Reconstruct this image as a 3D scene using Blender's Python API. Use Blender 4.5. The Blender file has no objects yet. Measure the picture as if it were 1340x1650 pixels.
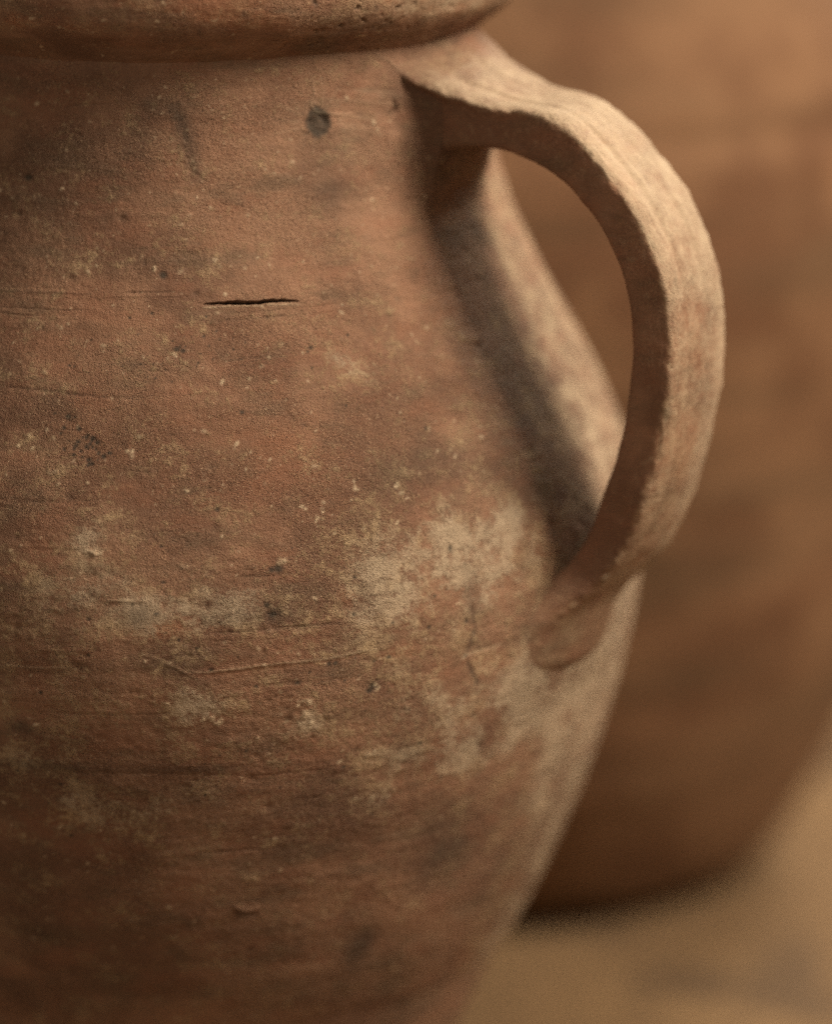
import bpy, math, random
import numpy as np

# ------------------------------------------------------------------ camera, world, lights, exposure
scene = bpy.context.scene
R = math.radians
CAM_LOC = (0.088726, -1.452678, 0.618521)
CAM_PITCH = 14.0
VFOV = 15.0
FOCUS = 1.336
FSTOP = 2.4
KEY = dict(az=-18.5, el=46.0, dist=2.0, size=(0.72, 1.05), power=76.0, color=(1.0, 0.82, 0.61))
FILL = dict(loc=(-0.50, -1.80, 0.95), target=(0.05, 0.1, 0.2), size=(1.3, 1.3), power=8.0, color=(1.0, 0.82, 0.62))
REAR = dict(loc=(1.05, 1.65, 1.50), target=(0.2, 0.15, 0.3), size=(0.6, 0.6), power=44.0, color=(1.0, 0.83, 0.62))
AMBIENT = (0.054, 0.037, 0.023)
EXPOSURE = 0.0

cam_data = bpy.data.cameras.new('camera')
cam_data.sensor_fit = 'VERTICAL'
cam_data.sensor_height = 36.0
cam_data.lens = 18.0 / math.tan(R(VFOV / 2))
cam_data.clip_start, cam_data.clip_end = 0.05, 100.0
cam_data.dof.use_dof = True
cam_data.dof.focus_distance = FOCUS
cam_data.dof.aperture_fstop = FSTOP
cam = bpy.data.objects.new('camera', cam_data)
cam.location = CAM_LOC
cam.rotation_euler = (R(90 - CAM_PITCH), 0, 0)
scene.collection.objects.link(cam)
scene.camera = cam

world = bpy.data.worlds.new('World')
scene.world = world
world.use_nodes = True
world.node_tree.nodes['Background'].inputs[0].default_value = (*AMBIENT, 1)
world.node_tree.nodes['Background'].inputs[1].default_value = 1.0

from mathutils import Vector
def area_lamp(name, loc, target, size, power, color):
    d = bpy.data.lights.new(name, 'AREA')
    d.shape = 'RECTANGLE'; d.size, d.size_y = size; d.energy = power; d.color = color
    o = bpy.data.objects.new(name, d)
    o.location = loc
    o.rotation_euler = (Vector(target) - Vector(loc)).to_track_quat('-Z', 'Y').to_euler()
    scene.collection.objects.link(o)
    return o
ka, ke = R(KEY['az']), R(KEY['el'])
kt = (0.10, -0.04, 0.32)
area_lamp('window_light', (kt[0] + KEY['dist'] * math.cos(ke) * math.cos(ka), kt[1] + KEY['dist'] * math.cos(ke) * math.sin(ka),
          kt[2] + KEY['dist'] * math.sin(ke)), kt, KEY['size'], KEY['power'], KEY['color'])
area_lamp('fill_light', FILL['loc'], FILL['target'], FILL['size'], FILL['power'], FILL['color'])  # added fill lamp, lifts the dim front and lower belly

area_lamp('rear_window_light', REAR['loc'], REAR['target'], REAR['size'], REAR['power'], REAR['color'])

vs = scene.view_settings
vs.view_transform = 'Standard'; vs.look = 'None'; vs.gamma = 1.0; vs.exposure = EXPOSURE
vs.use_curve_mapping = False
scene.cycles.use_denoising = False
scene.cycles.denoiser = 'OPENIMAGEDENOISE'
scene.cycles.denoising_prefilter = 'ACCURATE'
scene.cycles.use_adaptive_sampling = False
scene.cycles.use_light_tree = False
scene.cycles.max_bounces = 6
scene.cycles.filter_width = 1.1

# ------------------------------------------------------------------ helpers
rng = np.random.default_rng(11)
PERM = rng.permutation(256).astype(np.int32); PERM = np.concatenate([PERM, PERM, PERM])
GRAD = rng.normal(size=(256, 3)).astype(np.float32); GRAD /= np.linalg.norm(GRAD, axis=1, keepdims=True)
def perlin(x, y, z):
    xi = np.floor(x).astype(np.int32); yi = np.floor(y).astype(np.int32); zi = np.floor(z).astype(np.int32)
    xf = (x - xi).astype(np.float32); yf = (y - yi).astype(np.float32); zf = (z - zi).astype(np.float32)
    xi &= 255; yi &= 255; zi &= 255
    fade = lambda t: t * t * t * (t * (t * 6 - 15) + 10)
    u, v, w = fade(xf), fade(yf), fade(zf)
    def g(dx, dy, dz):
        h = PERM[PERM[PERM[xi + dx] + yi + dy] + zi + dz]
        G = GRAD[h]
        return G[..., 0] * (xf - dx) + G[..., 1] * (yf - dy) + G[..., 2] * (zf - dz)
    l = lambda a, b, t: a + t * (b - a)
    a = l(l(g(0,0,0), g(1,0,0), u), l(g(0,1,0), g(1,1,0), u), v)
    b = l(l(g(0,0,1), g(1,0,1), u), l(g(0,1,1), g(1,1,1), u), v)
    return l(a, b, w) * 1.6
def fbm(P, size, octaves=3, rough=0.5, off=0.0, stretch=(1, 1, 1)):
    s = 0.0; a = 1.0; n = 0.0; f = 1.0 / size
    for o in range(octaves):
        s = s + a * perlin(P[..., 0] * f / stretch[0] + off + 7.3 * o, P[..., 1] * f / stretch[1] + off * 1.7, P[..., 2] * f / stretch[2] - off)
        n += a; a *= rough; f *= 2.03
    return s / n
def sstep(a, b, x):
    t = np.clip((x - a) / (b - a), 0, 1); return t * t * (3 - 2 * t)
def spline(xs, ys, n):
    """Catmull-Rom through the points, n samples evenly spread along the length."""
    P = np.array(list(zip(xs, ys)), float)
    P = np.vstack([2 * P[0] - P[1], P, 2 * P[-1] - P[-2]])
    out = []
    for i in range(1, len(P) - 2):
        t = np.linspace(0, 1, 24, endpoint=False)[:, None]
        p0, p1, p2, p3 = P[i - 1], P[i], P[i + 1], P[i + 2]
        out.append(0.5 * (2 * p1 + (p2 - p0) * t + (2 * p0 - 5 * p1 + 4 * p2 - p3) * t ** 2 + (3 * p1 - p0 - 3 * p2 + p3) * t ** 3))
    out.append(P[-2][None]); Q = np.vstack(out)
    s = np.concatenate([[0], np.cumsum(np.hypot(*np.diff(Q, axis=0).T))])
    ss = np.linspace(0, s[-1], n)
    return np.interp(ss, s, Q[:, 0]), np.interp(ss, s, Q[:, 1])
def grid_mesh(name, P, wrap_cols=False, wrap_rows=False, extra=None, attr=None, flip=False):
    """P: rows x cols x 3 vertices -> one smooth quad mesh."""
    nr, nc = P.shape[:2]
    idx = np.arange(nr * nc).reshape(nr, nc)
    a = idx; 
    if wrap_cols: a = np.concatenate([a, a[:, :1]], 1)
    if wrap_rows: a = np.concatenate([a, a[:1]], 0)
    q = np.stack([a[:-1, :-1], a[:-1, 1:], a[1:, 1:], a[1:, :-1]], -1).reshape(-1, 4)
    if flip: q = q[:, ::-1]
    me = bpy.data.meshes.new(name)
    V = P.reshape(-1, 3).astype(np.float32)
    me.vertices.add(len(V)); me.vertices.foreach_set('co', np.ascontiguousarray(V).ravel())
    me.loops.add(q.size); me.loops.foreach_set('vertex_index', np.ascontiguousarray(q).astype(np.int32).ravel())
    me.polygons.add(len(q)); me.polygons.foreach_set('loop_start', np.arange(0, q.size, 4, dtype=np.int32))
    me.update(calc_edges=True)
    me.polygons.foreach_set('use_smooth', np.ones(len(q), bool))
    if attr is not None:
        at = me.color_attributes.new('marks', 'FLOAT_COLOR', 'POINT')
        at.data.foreach_set('color', np.ascontiguousarray(attr.reshape(-1, 4)).astype(np.float32).ravel())
    me.update()
    return me
def link(name, me, mat, parent=None):
    o = bpy.data.objects.new(name, me)
    scene.collection.objects.link(o)
    if me is not None and mat is not None: me.materials.append(mat)
    if parent is not None: o.parent = parent
    return o
def thing(name, label, cat, loc=(0, 0, 0), rz=0.0):
    o = bpy.data.objects.new(name, None)
    scene.collection.objects.link(o)
    o.location = loc; o.rotation_euler = (0, 0, rz); o.empty_display_size = 0.05
    o['label'] = label; o['category'] = cat
    return o

# ------------------------------------------------------------------ materials
class NT:
    def __init__(s, name):
        s.mat = bpy.data.materials.new(name); s.mat.use_nodes = True
        s.t = s.mat.node_tree; s.t.nodes.clear()
        s.out = s.t.nodes.new('ShaderNodeOutputMaterial'); s.b = s.t.nodes.new('ShaderNodeBsdfPrincipled')
        s.t.links.new(s.b.outputs[0], s.out.inputs[0])
        s.tc = s.t.nodes.new('ShaderNodeTexCoord').outputs['Object']
    def put(s, sock, v):
        if hasattr(v, 'is_output'): s.t.links.new(v, sock)
        elif isinstance(v, tuple) and len(v) == 3 and sock.type == 'RGBA': sock.default_value = (*v, 1)
        else: sock.default_value = v
    def math(s, op, a, b=0.0, c=0.0, clamp=False):
        n = s.t.nodes.new('ShaderNodeMath'); n.operation = op; n.use_clamp = clamp
        for i, v in enumerate((a, b, c)): s.put(n.inputs[i], v)
        return n.outputs[0]
    def mapping(s, scale=(1, 1, 1), loc=(0, 0, 0)):
        n = s.t.nodes.new('ShaderNodeMapping'); s.put(n.inputs[0], s.tc)
        n.inputs['Scale'].default_value = scale; n.inputs['Location'].default_value = loc
        return n.outputs[0]
    def noise(s, scale, detail=4.0, rough=0.55, vec=None, dist=0.0):
        n = s.t.nodes.new('ShaderNodeTexNoise'); s.put(n.inputs['Vector'], vec or s.tc)
        n.inputs['Scale'].default_value = scale; n.inputs['Detail'].default_value = detail
        n.inputs['Roughness'].default_value = rough; n.inputs['Distortion'].default_value = dist
        return n.outputs[0]
    def voronoi(s, scale, vec=None, feature='F1'):
        n = s.t.nodes.new('ShaderNodeTexVoronoi'); n.feature = feature
        s.put(n.inputs['Vector'], vec or s.tc); n.inputs['Scale'].default_value = scale
        return n.outputs['Distance'], n.outputs['Color']
    def ramp(s, v, lo, hi, a=0.0, b=1.0):
        n = s.t.nodes.new('ShaderNodeMapRange'); n.interpolation_type = 'SMOOTHSTEP'
        for i, x in enumerate((v, lo, hi, a, b)): s.put(n.inputs[i], x)
        return n.outputs[0]
    def mix(s, f, a, b, mode='MIX'):
        n = s.t.nodes.new('ShaderNodeMix'); n.data_type = 'RGBA'; n.blend_type = mode
        s.put(n.inputs[0], f); s.put(n.inputs[6], a); s.put(n.inputs[7], b)
        return n.outputs[2]
    def bump(s, h, dist, strength=1.0, prev=None):
        n = s.t.nodes.new('ShaderNodeBump'); n.inputs['Strength'].default_value = strength
        n.inputs['Distance'].default_value = dist; s.put(n.inputs['Height'], h)
        if prev is not None: s.put(n.inputs['Normal'], prev)
        return n.outputs[0]
    def marks(s):
        n = s.t.nodes.new('ShaderNodeAttribute'); n.attribute_name = 'marks'
        sp = s.t.nodes.new('ShaderNodeSeparateColor'); s.t.links.new(n.outputs['Color'], sp.inputs[0])
        return sp.outputs[0], sp.outputs[1], sp.outputs[2], n.outputs['Alpha']

def weathered_clay(name, relief, patchy, k0, k1, cover):
    m = NT(name)
    crust, dark, red, pale = m.marks()
    c = m.mix(m.ramp(m.noise(17, 5, .64), .40, .60), (0.155, 0.083, 0.054), (0.288, 0.165, 0.108))
    c = m.mix(m.math('MULTIPLY', m.ramp(m.noise(34, 4, .62, m.mapping((1, 1, 2.2), (3, 1, 2))), .46, .66), .55), c, (0.240, 0.110, 0.068))
    c = m.mix(m.math('MULTIPLY', m.ramp(m.noise(42, 5, .65, m.mapping((1, 1, 2.6), (9, 4, 7))), .49, .68), .52), c, (0.125, 0.090, 0.060))
    c = m.mix(m.math('MULTIPLY', red, .75, clamp=True), c, (0.31, 0.130, 0.066))
    # horizontal wiping streaks
    st = m.noise(9, 5, .7, m.mapping((1, 1, 22)))
    c = m.mix(m.ramp(st, .42, .66, 0, .24), c, (0.150, 0.086, 0.054))
    # pale mineral crust: broad patches broken up into grains
    fine = m.noise(420, 5, .78)
    mid = m.noise(75, 5, .70, m.mapping((1, 1, 1.25), (5, 5, 5)))
    k = m.math('ADD', m.math('MULTIPLY', crust, .62), m.math('ADD', m.math('MULTIPLY', mid, 2.1 * patchy), m.math('MULTIPLY', fine, 1.8 * patchy)))
    kf = m.ramp(k, k0, k1)
    crust_c = m.mix(m.ramp(crust, .3, .8), (0.45, 0.335, 0.205), (0.485, 0.400, 0.292))
    c = m.mix(m.math('MULTIPLY', kf, cover), c, crust_c)
    # grain
    g = m.noise(2000, 2, .7)
    rub = m.ramp(m.noise(26, 4, .6, m.mapping((1, 1, 1.6), (2, 8, 4))), .36, .60, .25, 1.0)      # rubbed smooth here, gritty there
    c = m.mix(m.math('MULTIPLY', rub, m.ramp(g, .45, .30, 0, .95)), c, (0.070, 0.044, 0.030))
    c = m.mix(m.math('MULTIPLY', rub, m.ramp(g, .58, .72, 0, .75)), c, (0.50, 0.36, 0.24))
    c = m.mix(m.math('MULTIPLY', dark, .95, clamp=True), c, (0.034, 0.030, 0.024))
    c = m.mix(m.math('MULTIPLY', pale, .9, clamp=True), c, (0.60, 0.49, 0.35))
    m.put(m.b.inputs['Base Color'], c)
    m.put(m.b.inputs['Roughness'], m.ramp(fine, .3, .7, .64, .88))
    m.b.inputs['Specular IOR Level'].default_value = .35
    n = m.bump(m.math('MULTIPLY', rub, m.noise(700, 4, .75)), .00110 * relief, 1.0)
    n = m.bump(m.math('ADD', g, m.math('MULTIPLY', kf, fine)), .00042 * relief, 1.0, n)
    m.put(m.b.inputs['Normal'], n)
    return m.mat

def plain_clay(name, a, b, band, rough=.82):
    m = NT(name)
    c = m.mix(m.ramp(m.noise(11, 5, .6), .42, .58), a, b)
    c = m.mix(m.ramp(m.noise(3.0, 5, .65, m.mapping((1, 1, 9))), .44, .66, 0, .7), c, band)
    c = m.mix(m.ramp(m.noise(6.5, 5, .6, m.mapping((1, 1, 1.4), (4, 2, 1.3))), .52, .66, 0, .6), c, tuple(x * 1.55 for x in b))
    c = m.mix(m.ramp(m.noise(300, 4, .6), .6, .75, 0, .4), c, tuple(min(.7, x * 1.6) for x in b))
    m.put(m.b.inputs['Base Color'], c)
    m.b.inputs['Roughness'].default_value = rough
    m.b.inputs['Specular IOR Level'].default_value = .3
    m.put(m.b.inputs['Normal'], m.bump(m.noise(260, 5, .65), .0006))
    return m.mat

def earth_floor():
    m = NT('earth_floor')
    c = m.mix(m.ramp(m.noise(5, 7, .6), .36, .64), (0.165, 0.100, 0.048), (0.235, 0.147, 0.072))
    c = m.mix(m.ramp(m.noise(9, 6, .65), .48, .62, 0, .8), c, (0.10, 0.062, 0.034))
    c = m.mix(m.ramp(m.noise(260, 4, .7), .55, .72, 0, .5), c, (0.34, 0.25, 0.15))
    m.put(m.b.inputs['Base Color'], c)
    m.b.inputs['Roughness'].default_value = .9
    m.put(m.b.inputs['Normal'], m.bump(m.noise(140, 7, .7), .003))
    return m.mat

CLAY = weathered_clay('weathered_clay', 1.0, 1.0, 2.00, 2.66, .72)
HANDLED = weathered_clay('hand_worn_clay', .45, .5, 1.02, 1.78, .74)
BROWN = plain_clay('brown_clay', (0.140, 0.070, 0.037), (0.205, 0.114, 0.063), (0.092, 0.060, 0.034))
ORANGE = plain_clay('orange_clay', (0.42, 0.20, 0.10), (0.47, 0.25, 0.13), (0.36, 0.18, 0.09))
EARTH = earth_floor()

# ------------------------------------------------------------------ floor
gx, gy = np.meshgrid(np.linspace(-2.5, 2.5, 260), np.linspace(-2.2, 6.0, 420))
fp = np.stack([gx, gy, np.zeros_like(gx)], -1)
fp[..., 2] = 0.004 * fbm(fp, .22, 4) - 0.004
floor = link('floor', grid_mesh('floor', fp), EARTH)
floor['kind'] = 'structure'
floor['label'] = 'dusty ochre earthen floor under the clay jars'

# ------------------------------------------------------------------ jar marks: places on the body as (azimuth in degrees, height in mm)
BLOBS = {
 'CRUST': [ (-61.63, 340.2, 9.9, 5.1, 0.55), (-59.38, 334.6, 4.0, 5.8, 0.6), (-64.51, 344.8, 6.6, 3.2, 0.4), (-95.55, 341.3, 5.7, 5.8, 0.35), (-109.82, 339.8, 8.8, 6.5, 0.4), (-107.03, 322.6, 7.7, 9.2, 0.35), (-97.39, 292.1, 11.0, 8.1, 0.45), (-98.06, 288.0, 5.5, 4.2, 0.5), (-101.5, 273.2, 13.2, 9.2, 0.3), (-89.71, 265.8, 24.2, 10.4, 0.42), (-84.48, 264.5, 13.2, 8.1, 0.4), (-78.1, 269.0, 12.1, 6.9, 0.45), (-94.28, 271.9, 15.4, 6.9, 0.3), (-85.33, 230.2, 13.2, 6.9, 0.38), (-73.12, 224.5, 9.2, 6.9, 0.55), (-62.87, 213.7, 13.2, 13.9, 0.4), (-58.85, 198.4, 13.2, 9.2, 0.3), (-57.43, 286.2, 15.4, 10.4, 0.5), (-52.18, 277.7, 17.6, 11.6, 0.6), (-47.42, 267.8, 13.2, 13.9, 0.7), (-56.86, 260.4, 19.8, 13.9, 0.42), (-64.67, 272.0, 17.6, 13.9, 0.25), (-68.05, 255.9, 13.2, 9.2, 0.25), (-51.6, 216.2, 19.8, 18.5, 0.4), (-41.23, 216.7, 15.4, 20.8, 0.55), (-39.02, 241.3, 8.8, 13.9, 0.55), (-45.93, 193.0, 22.0, 20.8, 0.4), (-32.11, 195.1, 13.2, 27.7, 0.5), (-101.99, 193.2, 17.6, 9.2, 0.38), (-95.32, 184.3, 13.2, 9.2, 0.32), (-86.89, 199.4, 13.2, 6.9, 0.25), (-106.15, 206.9, 13.2, 11.6, 0.2), (-89.16, 192.1, 7.7, 4.6, 0.3), (-61.77, 187.4, 11.0, 5.8, 0.35), (-43.66, 277.9, 11.0, 11.6, 0.4), (-47.57, 307.3, 8.8, 13.9, 0.25), (-67.95, 303.7, 13.2, 6.9, 0.2), (-53.62, 307.6, 11.0, 13.9, 0.15) ],
 'DARK': [ (-60.62, 397.5, 7.7, 5.1, 0.28), (-77.38, 343.7, 39.6, 5.1, 0.18), (-54.66, 306.9, 24.2, 6.5, 0.2), (-56.68, 328.8, 19.8, 3.7, 0.2), (-62.37, 116.0, 6.2, 13.9, 0.42), (-60.29, 126.3, 4.8, 9.2, 0.35), (-50.25, 160.5, 13.2, 9.2, 0.3), (-54.48, 173.4, 8.8, 6.9, 0.25), (-61.52, 401.9, 13.2, 13.9, 0.15), (-90.76, 429.4, 13.2, 9.2, 0.25), (-51.52, 260.0, 3.5, 11.6, 0.25), (-76.76, 262.4, 5.7, 3.2, 0.45), (-106.05, 221.2, 4.8, 2.8, 0.5), (-108.43, 136.9, 8.8, 3.7, 0.25), (-91.81, 216.3, 33.0, 13.9, 0.12), (-42.08, 136.2, 11.0, 9.2, 0.2), (-44.92, 81.8, 13.2, 9.2, 0.2), (-38.88, 289.5, 15.4, 9.2, 0.3), (-94.13, 206.6, 48.4, 1.8, 0.3), (-77.43, 215.0, 6.6, 4.6, 0.3), (-91.81, 263.6, 4.8, 4.2, 0.25), (-63.36, 298.5, 35.2, 13.9, 0.12), (-39.0, 89.3, 6.6, 13.9, 0.25) ],
 'RED': [ (-88.83, 258.9, 8.4, 3.2, 0.9), (-71.29, 300.4, 26.4, 18.5, 0.25), (-78.29, 321.3, 57.2, 18.5, 0.2), (-67.88, 266.6, 2.6, 2.3, 0.5), (-61.88, 244.7, 8.8, 2.8, 0.4), (-84.66, 211.3, 39.6, 6.9, 0.35), (-90.27, 228.1, 35.2, 6.9, 0.3), (-39.57, 271.2, 6.6, 13.9, 0.5), (-74.03, 356.2, 44.0, 13.9, 0.1), (-47.93, 342.5, 13.2, 18.5, 0.2) ],
}
CRACK = [(-83.3, 363.0), (-81.7, 363.1), (-79.82, 363.2), (-77.93, 363.2), (-76.51, 362.9), (-74.61, 362.9), (-72.65, 363.1), (-70.53, 362.8), (-68.65, 362.5)]
RIDGE = [(-87.37, 243.3), (-84.58, 242.9), (-81.09, 243.6), (-77.55, 244.6), (-73.98, 245.2), (-70.32, 245.3), (-66.57, 246.5), (-61.88, 247.0)]
RIDGE2 = [(-108.21, 243.2), (-103.7, 243.4), (-99.32, 244.5)]
RIDGE3 = [(-95.69, 268.3), (-93.22, 268.0), (-90.76, 268.5)]
SCRATCH = [(-53.16, 239.2), (-51.09, 239.5), (-48.68, 239.7), (-46.7, 239.7)]
GROOVE = [(-84.53, 256.6), (-79.63, 256.9), (-74.64, 257.6), (-68.02, 257.4)]
GROOVE2 = [(-86.25, 172.7), (-82.36, 172.8), (-77.66, 173.0)]
GROOVE3 = [(-80.87, 275.7), (-77.29, 275.6), (-73.66, 275.9)]
GROOVE4 = [(-112.2, 335.1), (-104.82, 334.7), (-96.99, 333.4), (-90.31, 333.6)]
GROOVE5 = [(-109.49, 203.4), (-100.09, 205.1), (-89.77, 205.1), (-78.06, 203.1), (-67.37, 203.5)]
DRIP = [(-89.44, 431.5), (-87.28, 427.7), (-85.69, 421.9), (-85.1, 416.2), (-84.2, 409.9), (-83.22, 403.6)]
DRIP2 = [(-92.74, 429.8), (-90.97, 431.5), (-89.44, 431.5)]
GREEN = [(-52.22, 236.8), (-51.59, 233.2), (-50.88, 230.0), (-50.21, 226.8)]
GREEN2 = [(-51.83, 259.1), (-51.64, 253.4), (-51.28, 248.3), (-51.77, 243.3), (-52.46, 239.1)]
ROOT = [(-48.73, 443.3), (-46.01, 440.9), (-44.34, 437.3), (-42.85, 433.6)]
ROOT2 = [(-62.31, 436.6), (-61.73, 431.8), (-62.69, 428.1), (-61.91, 425.4), (-58.95, 424.1), (-53.18, 422.6)]
ROOT3 = [(-46.06, 427.2), (-45.42, 423.1), (-47.08, 421.7)]
PIT = [(-80.7, 147.9), (-79.49, 145.5), (-77.8, 145.9), (-77.48, 146.7)]
ARC = [(-98.36, 283.9), (-97.78, 284.8), (-97.11, 284.1), (-96.87, 282.5)]
STROKES = [[(-93.24, 254.3), (-90.13, 248.5), (-86.68, 242.8)], [(-92.62, 252.4), (-89.58, 247.6), (-86.27, 240.7)], [(-92.0, 250.4), (-89.02, 246.7), (-85.85, 241.4)], [(-91.37, 251.1), (-88.47, 245.8), (-85.44, 239.4)], [(-90.75, 249.1), (-87.92, 244.9), (-85.01, 240.0)], [(-90.13, 247.2), (-87.37, 243.9), (-84.6, 237.9)], [(-89.51, 247.8), (-86.82, 243.0), (-84.18, 238.6)], [(-88.89, 245.8), (-86.26, 242.1), (-83.77, 236.5)], [(-88.27, 243.8), (-85.71, 241.2), (-83.35, 237.2)], [(-62.23, 416.4), (-63.1, 410.4)], [(-63.2, 417.2), (-65.72, 409.9)], [(-63.97, 418.5), (-68.27, 411.8)], [(-64.4, 420.2), (-70.26, 418.7)], [(-64.49, 422.1), (-67.92, 422.5)], [(-64.23, 424.0), (-68.22, 428.3)], [(-63.6, 425.5), (-67.6, 430.0)], [(-62.74, 426.7), (-65.74, 434.7)], [(-61.66, 427.2), (-61.95, 438.5)], [(-60.54, 427.0), (-59.55, 433.1)], [(-59.5, 426.2), (-56.39, 433.5)], [(-58.69, 424.9), (-53.08, 431.4)], [(-58.6, 434.6), (-51.91, 434.3), (-44.34, 431.2)], [(-57.65, 432.6), (-52.03, 431.6), (-45.65, 429.3)], [(-56.65, 430.5), (-52.09, 430.2), (-46.96, 427.3)], [(-58.82, 428.9), (-52.21, 427.5), (-44.67, 424.7)], [(-57.83, 426.8), (-52.27, 426.1), (-46.11, 422.8)], [(-56.89, 424.7), (-52.45, 423.4), (-47.48, 420.9)], [(-59.04, 423.1), (-52.51, 422.0), (-45.28, 418.3)], [(-58.16, 421.0), (-52.75, 419.4), (-46.71, 416.5)], [(-57.28, 419.0), (-52.82, 418.0), (-48.07, 414.6)]]
SPECKS = [(-102.17, 323.5, 0.84), (-98.93, 317.8, 0.99), (-100.43, 315.1, 0.75), (-99.31, 314.5, 0.54), (-98.32, 320.0, 0.93), (-97.31, 315.9, 0.83), (-98.89, 321.4, 0.75), (-97.58, 319.3, 1.05), (-100.11, 323.4, 1.06), (-97.32, 313.8, 0.58), (-98.49, 312.0, 0.64), (-100.34, 318.0, 0.83), (-98.18, 320.5, 1.05), (-96.47, 315.1, 0.55), (-95.89, 316.0, 0.82), (-98.04, 312.5, 0.82), (-99.1, 320.8, 1.09), (-101.87, 327.2, 0.54), (-100.9, 327.0, 0.47), (-97.65, 317.1, 0.66), (-96.64, 314.9, 1.1), (-99.57, 320.7, 0.46), (-102.48, 321.7, 0.54), (-101.81, 327.1, 1.07), (-98.36, 312.4, 0.78), (-100.08, 319.3, 0.85), (-98.45, 313.7, 0.92), (-101.77, 316.8, 0.78), (-98.49, 318.8, 0.82), (-103.66, 327.9, 0.48), (-100.46, 317.0, 0.67), (-98.69, 317.3, 0.48), (-98.13, 317.7, 0.74), (-99.58, 316.3, 0.65), (-89.4, 372.6, 1.54), (-78.85, 328.4, 0.88), (-113.38, 403.5, 1.32), (-75.94, 277.8, 1.98), (-76.67, 277.5, 1.32), (-102.52, 343.1, 0.66), (-91.02, 360.2, 0.66), (-68.06, 347.4, 0.88), (-77.43, 265.7, 1.32), (-76.76, 262.4, 1.76), (-53.99, 277.9, 1.32), (-87.36, 348.8, 1.1), (-86.49, 348.2, 0.88), (-52.55, 251.6, 1.1), (-64.56, 328.2, 0.66), (-64.92, 233.4, 1.76), (-65.27, 231.9, 1.32), (-70.32, 243.3, 1.1), (-69.56, 243.4, 0.88), (-67.25, 260.0, 0.88), (-56.82, 262.6, 0.66), (-57.79, 251.9, 0.88), (-61.94, 350.3, 0.66), (-53.75, 317.8, 0.88), (-89.34, 286.4, 0.66), (-82.71, 298.1, 0.88), (-39.0, 240.1, 1.54), (-32.87, 245.9, 1.54), (-101.79, 342.8, 0.66), (-94.95, 343.4, 0.38), (-97.41, 342.2, 0.27), (-99.77, 351.3, 0.39), (-85.45, 339.5, 0.36), (-84.63, 343.3, 0.54), (-82.27, 345.5, 0.4), (-83.46, 352.7, 0.6), (-84.38, 344.3, 0.52), (-81.2, 351.6, 0.35), (-80.87, 343.8, 0.34), (-82.32, 356.9, 0.34), (-90.3, 339.6, 0.52), (-85.23, 352.5, 0.32), (-91.37, 339.9, 0.37), (-92.42, 344.1, 0.43), (-102.67, 341.7, 0.33), (-68.59, 346.2, 0.61), (-79.34, 348.3, 0.64), (-82.74, 349.6, 0.56), (-81.59, 354.2, 0.47), (-89.54, 343.9, 0.35), (-78.29, 345.0, 0.38), (-86.91, 349.6, 0.62), (-94.31, 358.7, 0.62), (-79.26, 351.7, 0.27), (-87.95, 351.3, 0.38), (-92.94, 353.4, 0.43), (-77.55, 350.2, 0.4), (-88.05, 338.5, 0.45), (-86.28, 352.7, 0.34), (-102.35, 349.7, 0.33), (-82.95, 358.9, 0.58), (-87.37, 348.8, 0.51), (-86.15, 349.4, 0.37), (-88.92, 342.3, 0.43), (-101.4, 346.3, 0.26), (-83.94, 347.3, 0.31), (-68.43, 340.9, 0.6), (-79.88, 344.9, 0.39), (-90.67, 344.1, 0.52), (-74.75, 249.0, 0.46), (-89.13, 274.5, 0.7), (-67.11, 244.7, 0.38), (-97.64, 249.1, 0.73), (-62.98, 243.2, 0.86), (-72.63, 241.0, 0.58), (-79.83, 213.0, 0.61), (-68.38, 236.6, 0.49), (-77.51, 213.3, 0.38), (-83.89, 243.7, 0.91), (-52.52, 238.9, 0.92), (-62.44, 255.4, 0.64), (-101.89, 200.0, 0.77), (-53.98, 192.6, 0.77), (-65.77, 224.4, 0.4), (-74.15, 284.4, 0.42), (-62.96, 277.6, 0.39), (-103.65, 191.9, 0.45), (-108.37, 195.1, 0.41), (-58.06, 208.6, 0.88), (-50.42, 215.0, 0.86), (-107.14, 204.0, 0.67), (-66.83, 272.7, 0.82), (-52.27, 271.6, 0.54), (-75.64, 197.8, 0.49), (-97.54, 261.7, 0.74), (-64.79, 242.5, 0.57), (-85.43, 251.7, 0.61), (-103.35, 234.6, 0.97), (-84.65, 208.6, 0.44), (-67.94, 203.6, 0.77), (-78.72, 236.9, 0.75), (-55.24, 264.0, 0.39), (-63.41, 183.0, 0.67), (-82.9, 211.6, 0.45), (-92.59, 267.1, 0.72), (-89.93, 263.8, 0.79), (-51.39, 246.7, 0.8), (-84.64, 196.4, 0.72), (-92.6, 265.2, 0.35), (-80.82, 247.9, 0.44), (-87.43, 254.7, 0.84), (-101.33, 179.3, 0.65), (-74.01, 237.5, 0.88), (-60.08, 222.7, 0.65)]
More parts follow.
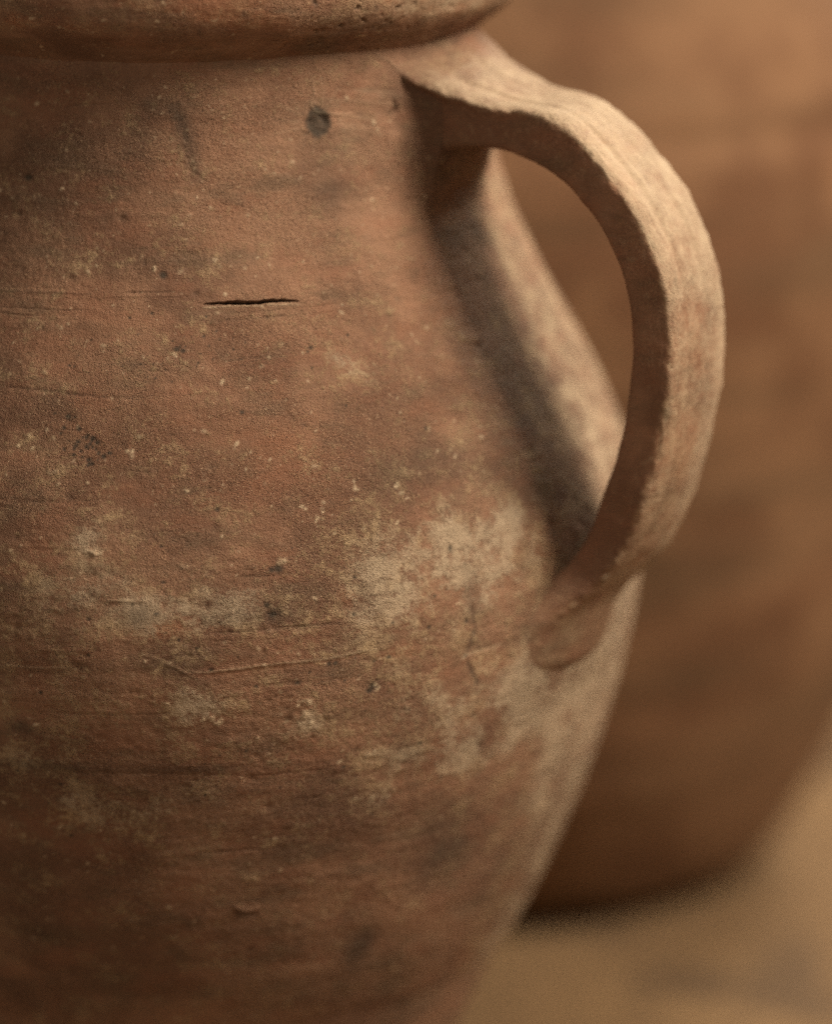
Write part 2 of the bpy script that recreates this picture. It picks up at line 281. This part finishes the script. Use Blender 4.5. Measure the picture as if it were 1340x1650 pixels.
CHIPS = [(-65.38, 301.9, 1.32), (-65.47, 304.1, 0.88), (-59.8, 300.9, 1.32), (-59.27, 298.7, 1.1), (-58.79, 296.8, 0.88), (-69.97, 295.6, 1.1), (-70.84, 293.5, 1.1), (-72.34, 297.6, 1.1), (-50.47, 419.8, 1.1), (-49.84, 417.0, 0.66), (-73.9, 229.9, 1.32), (-72.44, 229.9, 1.76), (-73.14, 225.7, 2.2), (-73.47, 222.3, 1.76), (-72.36, 222.0, 1.54), (-75.59, 280.2, 1.76), (-96.54, 284.1, 1.1), (-64.28, 207.1, 1.98), (-87.37, 346.3, 0.66), (-79.04, 310.2, 0.66), (-76.13, 298.3, 0.66), (-68.76, 287.7, 0.66), (-64.97, 284.6, 0.88), (-53.81, 258.5, 0.88), (-93.3, 316.6, 1.76), (-107.92, 316.9, 0.88), (-86.36, 304.3, 1.1), (-90.67, 374.2, 1.32), (-81.36, 377.0, 1.1), (-53.3, 317.7, 0.88), (-64.51, 232.1, 1.32), (-77.91, 244.7, 0.88), (-83.93, 225.9, 1.76), (-82.87, 224.2, 1.54), (-84.99, 225.5, 1.32), (-63.58, 189.5, 1.32), (-66.11, 190.2, 1.1)]
SPOT = (-61.37, 421.7)

# ------------------------------------------------------------------ front jar
PZ = [0, 8, 30, 55.6, 73.7, 90.1, 105.3, 120, 134.6, 149.2, 163.8, 178.5, 193.1, 207.4, 221.6, 235.5, 249, 262.6, 276, 289.8, 303.6, 317.8, 332.2, 346.8, 361.5, 376.2, 390.7, 398, 410, 425, 440, 452]
PR = [80, 84, 93, 104.3, 114, 123.7, 132.4, 140, 146.6, 152.3, 157.5, 162, 166.1, 169.6, 172.3, 174.1, 174.8, 174.1, 171.8, 167.9, 162.5, 155.7, 148, 139.9, 132.3, 125.7, 120.6, 118.7, 116, 113, 111.5, 111]
jar = thing('clay_jar', 'weathered brown clay jar with a crusty pitted surface, horizontal crack and strap handle', 'jar')

def azimuths(step_deg, lo=-128, hi=24, coarse=6.0):
    return np.radians(np.concatenate([np.arange(lo, hi, step_deg), np.arange(hi, lo + 360, coarse)]))
def normals(P, wrap=True):
    dc = np.roll(P, -1, 1) - np.roll(P, 1, 1)
    dr = np.gradient(P, axis=0)
    n = np.cross(dc, dr); return n / (np.linalg.norm(n, axis=-1, keepdims=True) + 1e-12)

NROW = 980
fr, fz = spline([r / 1000 for r in PR], [z / 1000 for z in PZ], 9000)
crack_z = np.mean([z for a, z in CRACK]) / 1000
dens = np.cumsum(1 + 2.2 * np.exp(-((fz - crack_z) / .005) ** 4)); dens = (dens - dens[0]) / (dens[-1] - dens[0])      # finer rows at the crack
pick = np.interp(np.linspace(0, 1, NROW), dens, np.arange(9000))
br, bz = np.interp(pick, np.arange(9000), fr), np.interp(pick, np.arange(9000), fz)
baz = azimuths(0.16, -124, 14)
cosA, sinA = np.cos(baz), np.sin(baz)
B = np.stack([br[:, None] * cosA, br[:, None] * sinA, np.repeat(bz[:, None], len(baz), 1)], -1)
BN = normals(B)
shape = B.shape[:2]
marks = np.zeros((*shape, 4), np.float32)         # crust, dark, red, pale
disp = np.zeros(shape, np.float32)
azd = np.degrees(baz)

def window(az, z, rad_mm):
    """grid window round a place on the body and distances (mm) along and up."""
    z = z / 1000
    i = int(np.interp(z, bz, np.arange(NROW)))
    r = br[i] * 1000
    da = math.degrees(rad_mm / r)
    j0, j1 = np.searchsorted(azd, az - da), np.searchsorted(azd, az + da)
    i0 = int(np.interp(z - rad_mm / 1000, bz, np.arange(NROW))); i1 = int(np.interp(z + rad_mm / 1000, bz, np.arange(NROW))) + 1
    if j1 - j0 < 1 or i1 - i0 < 1: return None
    X = np.radians(azd[j0:j1] - az)[None, :] * r
    Y = (bz[i0:i1, None] - z) * 1000
    return slice(i0, i1), slice(j0, j1), X, Y

# broad relief: hand-thrown unevenness, throwing rings, wiping lines, gritty skin
disp += 0.0011 * fbm(B, .075, 2, .5, 3.1)
disp += 0.00042 * fbm(B, .018, 3, .55, 8.4, (2.2, 2.2, .8))
disp += 0.00011 * fbm(B, .006, 3, .6, 1.4, (7, 7, .8))
disp += 0.00018 * fbm(B, .0028, 3, .7, 5.2)
rough_zone = np.clip(.35 + 1.3 * fbm(B, .06, 3, .5, 12.0), 0, 1) * sstep(.31, .25, B[..., 2])
disp += 0.00030 * rough_zone * fbm(B, .0022, 2, .7, 15.2)

# the clay smeared from the handle's roots onto the body
hx = np.radians(np.where(azd > 180, azd - 360, azd) + 30)[None, :] * br[:, None]
hz_ = B[..., 2]
def fillet(half, rf):
    q = np.clip(np.abs(hx) - half, 0, rf)
    return np.minimum(rf - np.sqrt(np.maximum(rf * rf - (rf - q) ** 2, 0)), .0095)
disp += (fillet(.0190, .014) * sstep(.384, .412, hz_) * sstep(.4385, .424, hz_)).astype(np.float32)
disp += .0042 * sstep(.054, .020, np.abs(hx)) * (hx < 0) * sstep(.395, .420, hz_) * sstep(.4455, .436, hz_) * (1 + .35 * fbm(B, .012, 2, .5, 91.))
disp += .0008 * sstep(.046, .024, np.abs(hx)) * sstep(.205, .225, hz_) * sstep(.290, .268, hz_)
# the side facing the handle is paler: dust, with its lit flank painted in
side = sstep(-43, -22, np.where(azd > 180, azd - 360, azd))[None, :]
marks[..., 0] += (side * (.58 + .10 * sstep(.28, .20, B[..., 2]))).astype(np.float32)
marks[..., 0] += .06 * sstep(.33, .27, B[..., 2]) - .10 * sstep(.34, .40, B[..., 2])
blot = fbm(B, .022, 4, .6, 21.0)
marks[..., 0] += (.24 * np.exp(-((B[..., 2] - .245) / .055) ** 2) * np.clip(.7 + 1.6 * blot, 0, 2)).astype(np.float32)
for ch, key in enumerate(('CRUST', 'DARK', 'RED')):
    gain = (.85, 1.15, 1.0)[ch]
    for az, z, rx, ry, s in BLOBS[key]:
        w = window(az, z, 2.6 * max(rx, ry))
        if w is None: continue
        si, sj, X, Y = w
        q = (X / rx) ** 2 + (Y / ry) ** 2
        g = gain * s * np.exp(-q * .8) * (1 + 1.5 * blot[si, sj])
        marks[si, sj, ch] += np.clip(g, 0, 1)

def stamp(az, z, rad, depth=0.0, ch=None, amt=0.0, ax=1.0, soft=1.0, rot=0.0):
    w = window(az, z, rad * 2.6 * max(1.0, ax))
    if w is None: return
    si, sj, X, Y = w
    c, s = math.cos(rot), math.sin(rot)
    X, Y = X * c + Y * s, -X * s + Y * c
    q = (X / (rad * ax)) ** 2 + (Y / rad) ** 2
    g = np.exp(-(q ** soft))
    if depth: disp[si, sj] += depth / 1000 * g
    if ch is not None: marks[si, sj, ch] = np.maximum(marks[si, sj, ch], amt * g)
def polyline(pts, step=0.45):
    out = []
    for (a0, z0), (a1, z1) in zip(pts[:-1], pts[1:]):
        L = math.hypot(math.radians(a1 - a0) * 150, z1 - z0); n = max(1, int(L / step))
        out += [(a0 + (a1 - a0) * t / n, z0 + (z1 - z0) * t / n) for t in range(n)]
    return out + [pts[-1]]
rnd = random.Random(5)
def stroke(pts, rad, depth, ch=None, amt=0.0, jitter=0.12, taper=True, ragged=0.25):
    L = polyline(pts, rad * .6); n = len(L)
    for k, (a, z) in enumerate(L):
        t = k / max(1, n - 1); e = min(1, 6 * min(t, 1 - t) + .25) if taper else 1
        stamp(a, z + rnd.gauss(0, jitter), rad * (1 + rnd.gauss(0, ragged)) * (.5 + .5 * e), depth * e * (1 + rnd.gauss(0, ragged * .6)), ch, amt * e)

# pits, pale grit and dark grit all over the skin
area = [(-126, 20, 20, 445)]
for k in range(2600):
    z = rnd.uniform(60, 440); a = rnd.uniform(-126, 16)
    if rnd.random() > .35 + .65 * math.exp(-((z - 255) / 70) ** 2): continue
    r = .32 + rnd.expovariate(4.5)
    stamp(a, z, min(r, 1.2), -min(.5, .36 * r), 1, rnd.uniform(0, .3), ax=rnd.uniform(1, 1.8))
for k in range(2700):
    z = rnd.uniform(60, 440); a = rnd.uniform(-126, 16)
    r = .22 + rnd.expovariate(7)
    stamp(a, z, min(r, .65), .22 * min(r, .8), 3, rnd.uniform(.15, .75) * min(1, .5 + r), soft=1.6, ax=rnd.uniform(.7, 1.9), rot=rnd.uniform(-1, 1))
for k in range(420):
    z = rnd.gauss(255, 60); a = rnd.uniform(-126, 10)
    stamp(a, z, rnd.uniform(.8, 2.6), rnd.choice((-.2, -.15, .16, .12)), 0, rnd.uniform(0, .35), ax=rnd.uniform(1, 2.2), soft=1.8, rot=rnd.uniform(-.3, .3))
# long fine wiping scratches
for k in range(110):
    z = rnd.uniform(80, 430); a = rnd.uniform(-125, -35); l = rnd.uniform(4, 22); sl = rnd.gauss(.6, .6)
    stroke([(a, z), (a + l, z + sl * l / 10)], rnd.uniform(.22, .36), rnd.choice((-.06, -.04, .04)), 1 if k % 3 == 0 else None, .16)
for a, z, r in SPECKS: stamp(a, z, r * .85, -.15 * r, 1, .92, ax=rnd.uniform(.8, 1.5), soft=1.5)
for a, z, r in CHIPS:
    for q in range(5): stamp(a + rnd.gauss(0, .16 * r), z + rnd.gauss(0, .4 * r), r * rnd.uniform(.22, .55), .08 * r, 3, rnd.uniform(.4, .9), ax=rnd.uniform(.8, 1.4), soft=1.7)
# the crack: a deep ragged slot, its inner shade also painted dark, with a pale broken lower lip
L = polyline(CRACK, .2); n = len(L); wob = 0; wr = 0
for k, (a, z) in enumerate(L):
    t = k / (n - 1); wob = .93 * wob + rnd.gauss(0, .035); wr = .8 * wr + rnd.gauss(0, .06)
    wd = float(np.interp(t, [0, .06, .15, .35, .55, .72, .85, .95, 1], [.20, .36, .48, .72, .60, .58, .46, .36, .18])) * (1 + wr)
    stamp(a, z + wob, wd * .74, -1.8 * min(1, wd / .6), 1, .5 * min(1, wd / .5), soft=2.0)
for k, (a, z) in enumerate(L):
    t = k / (n - 1)
    if k % 3 == 0 and rnd.random() < .8: stamp(a, z - 1.15 + rnd.gauss(0, .12), rnd.uniform(.25, .45), .12, 3, rnd.uniform(.1, .6), ax=1.6)
stroke(RIDGE, .30, .09, 3, .34); stroke(RIDGE2, .35, .1, 3, .16); stroke(RIDGE3, .32, .12, 3, .25)
stroke(SCRATCH, .55, -.1, 3, .45)
stroke([(a, z - 1.2) for a, z in RIDGE], .8, -.08, 2, .3)
for gv in (GROOVE, GROOVE2, GROOVE3, GROOVE4, GROOVE5): stroke(gv, .40, -.07 if gv is GROOVE5 else -.11, 1, .14 if gv is GROOVE5 else .28)
stroke(DRIP, 3.4, 0, 1, .58, jitter=.5, ragged=.3); stroke(DRIP2, 2.8, 0, 1, .42, jitter=.5); stroke(DRIP[1:4], 2.2, 0, 1, .74, jitter=.5)
stroke(GREEN, .8, -.05, 1, .75, jitter=.3); stroke(GREEN2, .9, -.05, 1, .5, jitter=.7, ragged=.5)
stroke(ROOT, .5, .22, 3, .15); stroke(ROOT2, .36, .14, 3, .14, jitter=.25); stroke(ROOT3, .7, -.3, 1, .4)
stroke(PIT, 1.1, -.45, 1, .35)
stroke([(a, z + 2) for a, z in PIT], 1.1, .25)
stroke(ARC, .6, .2, 3, .35)
for s_ in STROKES:
    stroke(s_, rnd.uniform(.32, .5), rnd.choice((-.03, .025, .035)), 3 if rnd.random() < .4 else None, .10)
# dark stone showing through the skin
a0, z0 = SPOT
for k in range(240):
    t = rnd.uniform(0, 6.283); q = math.sqrt(rnd.random()) * 3.9
    stamp(a0 + math.degrees(q * math.cos(t) / 113), z0 + q * 1.15 * math.sin(t), rnd.uniform(.6, 1.6), rnd.choice((-.10, -.06, 0)), 1, rnd.uniform(.75, .95), soft=1.6)

B = B + BN * disp[..., None]
# inner wall and closed base, coarse
body_me = grid_mesh('body', B, wrap_cols=True, attr=np.clip(marks, 0, 1))
body = link('body', body_me, CLAY, jar)

def lathe(name, rs, zs, az, mat, parent, amp=0.0, size=.05, off=0.0, detail=None, with_marks=True):
    P = np.stack([rs[:, None] * np.cos(az), rs[:, None] * np.sin(az), np.repeat(zs[:, None], len(az), 1)], -1)
    N = normals(P)
    d = amp * fbm(P, size, 3, .5, off)
    mk = np.zeros((*P.shape[:2], 4), np.float32)
    if detail is not None: d = d + detail(P, mk)
    P = P + N * d[..., None]
    return link(name, grid_mesh(name, P, wrap_cols=True, attr=np.clip(mk, 0, 1) if with_marks else None), mat, parent)
inner_az = np.radians(np.arange(0, 360, 3.0))
ir, iz = spline([.103, .103, .112, .138, .164, .160, .128, .076, .0], [.452, .42, .39, .335, .25, .2, .1, .012, .010], 90)
lathe('inner_wall', ir, iz, inner_az, CLAY, jar, .001, .05, 2.0)
lathe('base', np.array([.0, .04, .078, .080]), np.array([.0012, .0010, .0, .0006]), inner_az, CLAY, jar)

# rim: a thick rolled lip with a worn orange crest and pitted underside
rr, rz = spline([.1095, .1125, .1170, .1225, .1262, .1282, .1284, .1268, .1225, .1160, .1095, .1045, .1025, .1030],
                [.4425, .4452, .4490, .4535, .4580, .4640, .4710, .4790, .4850, .4875, .4855, .4790, .4680, .4500], 190)
def rim_detail(P, mk):
    d = .0009 * fbm(P, .03, 3, .55, 31.) + 0.00020 * fbm(P, .005, 3, .65, 33.0, (5, 5, .7)) + .00016 * fbm(P, .0024, 2, .7, 35.)
    a = np.degrees(np.arctan2(P[..., 1], P[..., 0]))
    under = sstep(.459, .452, P[..., 2])
    # chewed, pitted underside towards the handle
    p = fbm(P, .0032, 3, .65, 41.0, (1.2, 1.2, 1.2))
    zone = sstep(-80, -62, a) * sstep(-20, -30, a)
    d -= .0008 * sstep(.22, .55, p) * zone
    mk[..., 1] += .35 * sstep(.28, .6, p) * zone
    big = fbm(P, .028, 3, .6, 44.0)
    mk[..., 1] += .13 * under * np.clip(.75 + .8 * big, 0, 1)  # shade under the lip painted in as darker clay
    mk[..., 0] += .42 * (1 - under) * np.clip(.7 + big, 0, 1) + .35 * sstep(-62, -40, a) * (1 - under)  # pale crust; also paints the lit upper face of the lip brighter
    worn = sstep(.10, .30, fbm(P, .02, 4, .6, 47.0, (2, 2, .8)) + .25 * np.exp(-((a + 76) / 9) ** 2)) * (1 - under)
    mk[..., 2] += .6 * worn
    st = sstep(.3, .5, fbm(P, .009, 3, .6, 51.0)) * sstep(.449, .458, P[..., 2])
    mk[..., 1] += .4 * st
    mk[..., 3] += .5 * sstep(.42, .6, fbm(P, .003, 2, .6, 55.0))
    return d
lathe('rim', rr, rz, azimuths(0.21), HANDLED, jar, .0012, .09, 27.0, rim_detail)

# strap handle: outer and inner edge of the strap as (distance from the jar's axis, height), half width beside it
HO = [(.104, .4490), (.1090, .4475), (.1135, .4452), (.1180, .4420), (.1230, .4388), (.1310, .4345), (.148, .4285), (.168, .4255), (.181, .4185), (.191, .4095), (.2055, .3925), (.215, .3735), (.219, .3520), (.2185, .3300), (.215, .3080), (.2085, .2860), (.200, .2680), (.191, .2560), (.1848, .2480), (.1812, .2400), (.1784, .2320), (.1754, .2245), (.168, .2185)]
HI = [(.102, .400), (.109, .4030), (.1155, .4050), (.120, .4065), (.126, .4080), (.135, .4100), (.148, .4105), (.160, .4080), (.171, .4030), (.180, .3960), (.190, .3860), (.1975, .3710), (.2015, .3520), (.2015, .3320), (.1965, .3060), (.1895, .2870), (.1840, .2735), (.1768, .2625), (.168, .2545), (.162, .2470), (.162, .2370), (.161, .2280), (.160, .2205)]
mid_w = [.0220] * 9
HW = [.040, .0372, .0345, .0315, .0285, .0255, .0226] + mid_w + [.0222, .0235, .0275, .0325, .0345, .0305, .0170]
HWI = [.018, .019, .020, .021, .0215, .0220, .0220] + mid_w + [.0222, .0235, .0275, .0325, .0345, .0305, .0170]
NS, NC = 560, 250
ho = np.array(HO); hi = np.array(HI); hw = np.array(HW)
tt = np.linspace(0, 1, len(HO))
def cr(vals, n):
    xs, ys = np.arange(len(vals), dtype=float), vals
    P = np.concatenate([[2 * vals[0] - vals[1]], vals, [2 * vals[-1] - vals[-2]]])
    t = np.linspace(0, len(vals) - 1 - 1e-6, n); k = t.astype(int); f = t - k
    p0, p1, p2, p3 = P[k], P[k + 1], P[k + 2], P[k + 3]
    return .5 * (2 * p1 + (p2 - p0) * f + (2 * p0 - 5 * p1 + 4 * p2 - p3) * f ** 2 + (3 * p1 - p0 - 3 * p2 + p3) * f ** 3)
oR, oZ, iR, iZ, wW = cr(ho[:, 0], NS), cr(ho[:, 1], NS), cr(hi[:, 0], NS), cr(hi[:, 1], NS), cr(hw, NS)
th = np.linspace(0, 2 * np.pi, NC, endpoint=False)
ex = 2 / 8.0
cx = np.sign(np.cos(th)) * np.abs(np.cos(th)) ** ex        # across the strap, +1 is the edge turned to the crack
cy = np.sign(np.sin(th)) * np.abs(np.sin(th)) ** ex        # +1 outer face
# even out the samples round the section
ln = np.concatenate([[0], np.cumsum(np.hypot(np.diff(np.append(cx, cx[0])) * .022, np.diff(np.append(cy, cy[0])) * .008))])
u = np.linspace(0, ln[-1], NC, endpoint=False)
cx, cy = np.interp(u, ln, np.append(cx, cx[0])), np.interp(u, ln, np.append(cy, cy[0]))
sec = np.clip((np.linspace(0, len(HO) - 1, NS) - 16.8) / 2.2, 0, 1)[:, None]          # the strap's square section softens to a lens where it is smeared on the body
ang = np.arctan2(cy, cx)[None, :]
lens_x = np.cos(ang); lens_y = np.sin(ang)
cx2 = cx[None, :] * (1 - sec) + lens_x * sec; cy2 = cy[None, :] * (1 - sec) + lens_y * sec
rho = (oR + iR)[:, None] / 2 + (oR - iR)[:, None] / 2 * cy2
hz = (oZ + iZ)[:, None] / 2 + (oZ - iZ)[:, None] / 2 * cy2
tilt = np.interp(np.linspace(0, len(HO) - 1, NS), [0, 1, 4, 7], [.0055, .0055, .0045, 0])
wob = .0012 * perlin(np.arange(NS) / 45., np.zeros(NS) + .3, np.zeros(NS) + .7)
wI = cr(np.array(HWI), NS); mixw = sstep(.1, 1.0, cy)[None, :]
wd = ((wW + wob)[:, None] * mixw + (wI + wob)[:, None] * (1 - mixw)) * cx2
hz = hz - tilt[:, None] * cx2 * mixw
ha = R(-30.0) - R(2.5) * sec - wd / np.maximum(rho, .12)
Hd = np.stack([rho * np.cos(ha), rho * np.sin(ha), hz], -1)
HN = normals(Hd)
S = np.stack([np.repeat((np.arange(NS) * .00055)[:, None], NC, 1), np.repeat(cx[None, :] * .022, NS, 0), np.repeat(cy[None, :] * .008, NS, 0)], -1)   # strap coordinates: along, across, through
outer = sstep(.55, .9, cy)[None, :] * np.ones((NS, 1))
edge = np.exp(-(((np.abs(cx) - 1) / .10) ** 2 + ((cy - 1) / .35) ** 2))[None, :] * np.ones((NS, 1))
hd = .0009 * fbm(S, .028, 3, .55, 61.) + .00026 * fbm(S, .008, 3, .6, 63.) + .00018 * fbm(S, .003, 2, .7, 65.)
hd += outer * (.00034 * fbm(S, .0045, 3, .6, 67., (4, 1, 1)) - .0006 * np.exp(-((S[..., 1] - .0105) / .0018) ** 2) - .0004 * np.exp(-((S[..., 1] + .004) / .002) ** 2))
hd += edge * (.0020 * fbm(S, .008, 3, .7, 71.) + .0004 * fbm(S, .003, 2, .7, 73.))
hd = hd * (1 - .85 * sec)
fade = np.minimum(1, np.minimum((np.arange(NS) / 125.) ** 2.5, (NS - 1 - np.arange(NS)) / 30.))[:, None]
Hd = Hd + HN * (-1 if (HN[NS // 2, NC // 4] @ np.array([math.cos(R(-30)), math.sin(R(-30)), 0])) < 0 else 1) * (hd * fade)[..., None]
hm = np.zeros((NS, NC, 4), np.float32)
hb = fbm(S, .016, 4, .6, 81.)
hs = fbm(S, .005, 4, .65, 83., (1.5, 1, 1))
along = np.linspace(0, 1, NS)[:, None]
hm[..., 0] = outer * (.98 - .42 * sstep(.40, .62, along) * sstep(-.9, .2, cx)[None, :] + .15 * hb) + .10 * (1 - outer) * (hb > .1)  # pale crust; also paints the lit top and outer face brighter
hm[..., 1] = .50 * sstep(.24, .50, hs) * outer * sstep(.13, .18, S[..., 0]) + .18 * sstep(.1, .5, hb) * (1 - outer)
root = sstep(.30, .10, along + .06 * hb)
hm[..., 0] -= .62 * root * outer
hm[..., 1] += (.22 + .5 * np.clip(hs, 0, 1)) * root * outer  # dirt at the root, with the rim's shade painted in
hm[..., 2] = .15 + .3 * sstep(.2, .5, -hb)
hm[..., 3] = .3 * sstep(.34, .55, fbm(S, .0026, 2, .6, 87.)) * (outer + .5 * np.exp(-((cx[None, :] - .95) / .12) ** 2)) + .5 * edge * sstep(.15, .45, hs)
hm_flip = (HN[NS // 2, NC // 4] @ np.array([math.cos(R(-30)), math.sin(R(-30)), 0])) < 0
body_like = np.stack([.42 + .3 * hb, .10 * np.clip(hs, 0, 1), .3 * np.clip(-hb, 0, 1), 0 * hb], -1)
hm = hm * (1 - sec[..., None]) + body_like * sec[..., None]
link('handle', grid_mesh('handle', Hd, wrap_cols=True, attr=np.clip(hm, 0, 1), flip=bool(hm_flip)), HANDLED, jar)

# ------------------------------------------------------------------ vessels behind
def vessel(t, prof, rim_prof, mat, amp, off, groove=0.0):
    r, z = spline([p[0] for p in prof], [p[1] for p in prof], 170)
    az = np.radians(np.arange(0, 360, 1.5))
    def ridges(P, mk): return .0008 * fbm(P, .02, 2, .5, off + 3, (12, 12, 1)) - groove * np.exp(-((P[..., 2] - .372) / .007) ** 2)
    lathe('body', r, z, az, mat, t, amp, .09, off, ridges, False)
    r, z = spline([p[0] for p in rim_prof], [p[1] for p in rim_prof], 50)
    lathe('rim', r, z, az, mat, t, amp * .5, .06, off + 5, None, False)
back = thing('storage_jar', 'large blurred brown storage jar standing behind the cracked jar', 'jar', (.130, .374, 0))
vessel(back, [(0, .002), (.11, .001), (.129, .004), (.142, .018), (.160, .05), (.177, .092), (.191, .145), (.201, .205), (.208, .265), (.211, .32), (.202, .375), (.178, .43), (.146, .47), (.126, .488), (.118, .505)],
       [(.116, .502), (.126, .506), (.138, .514), (.144, .526), (.140, .538), (.128, .543), (.115, .538), (.109, .524), (.107, .50), (.13, .46), (.16, .42)], BROWN, .0025, 5.0, .002)
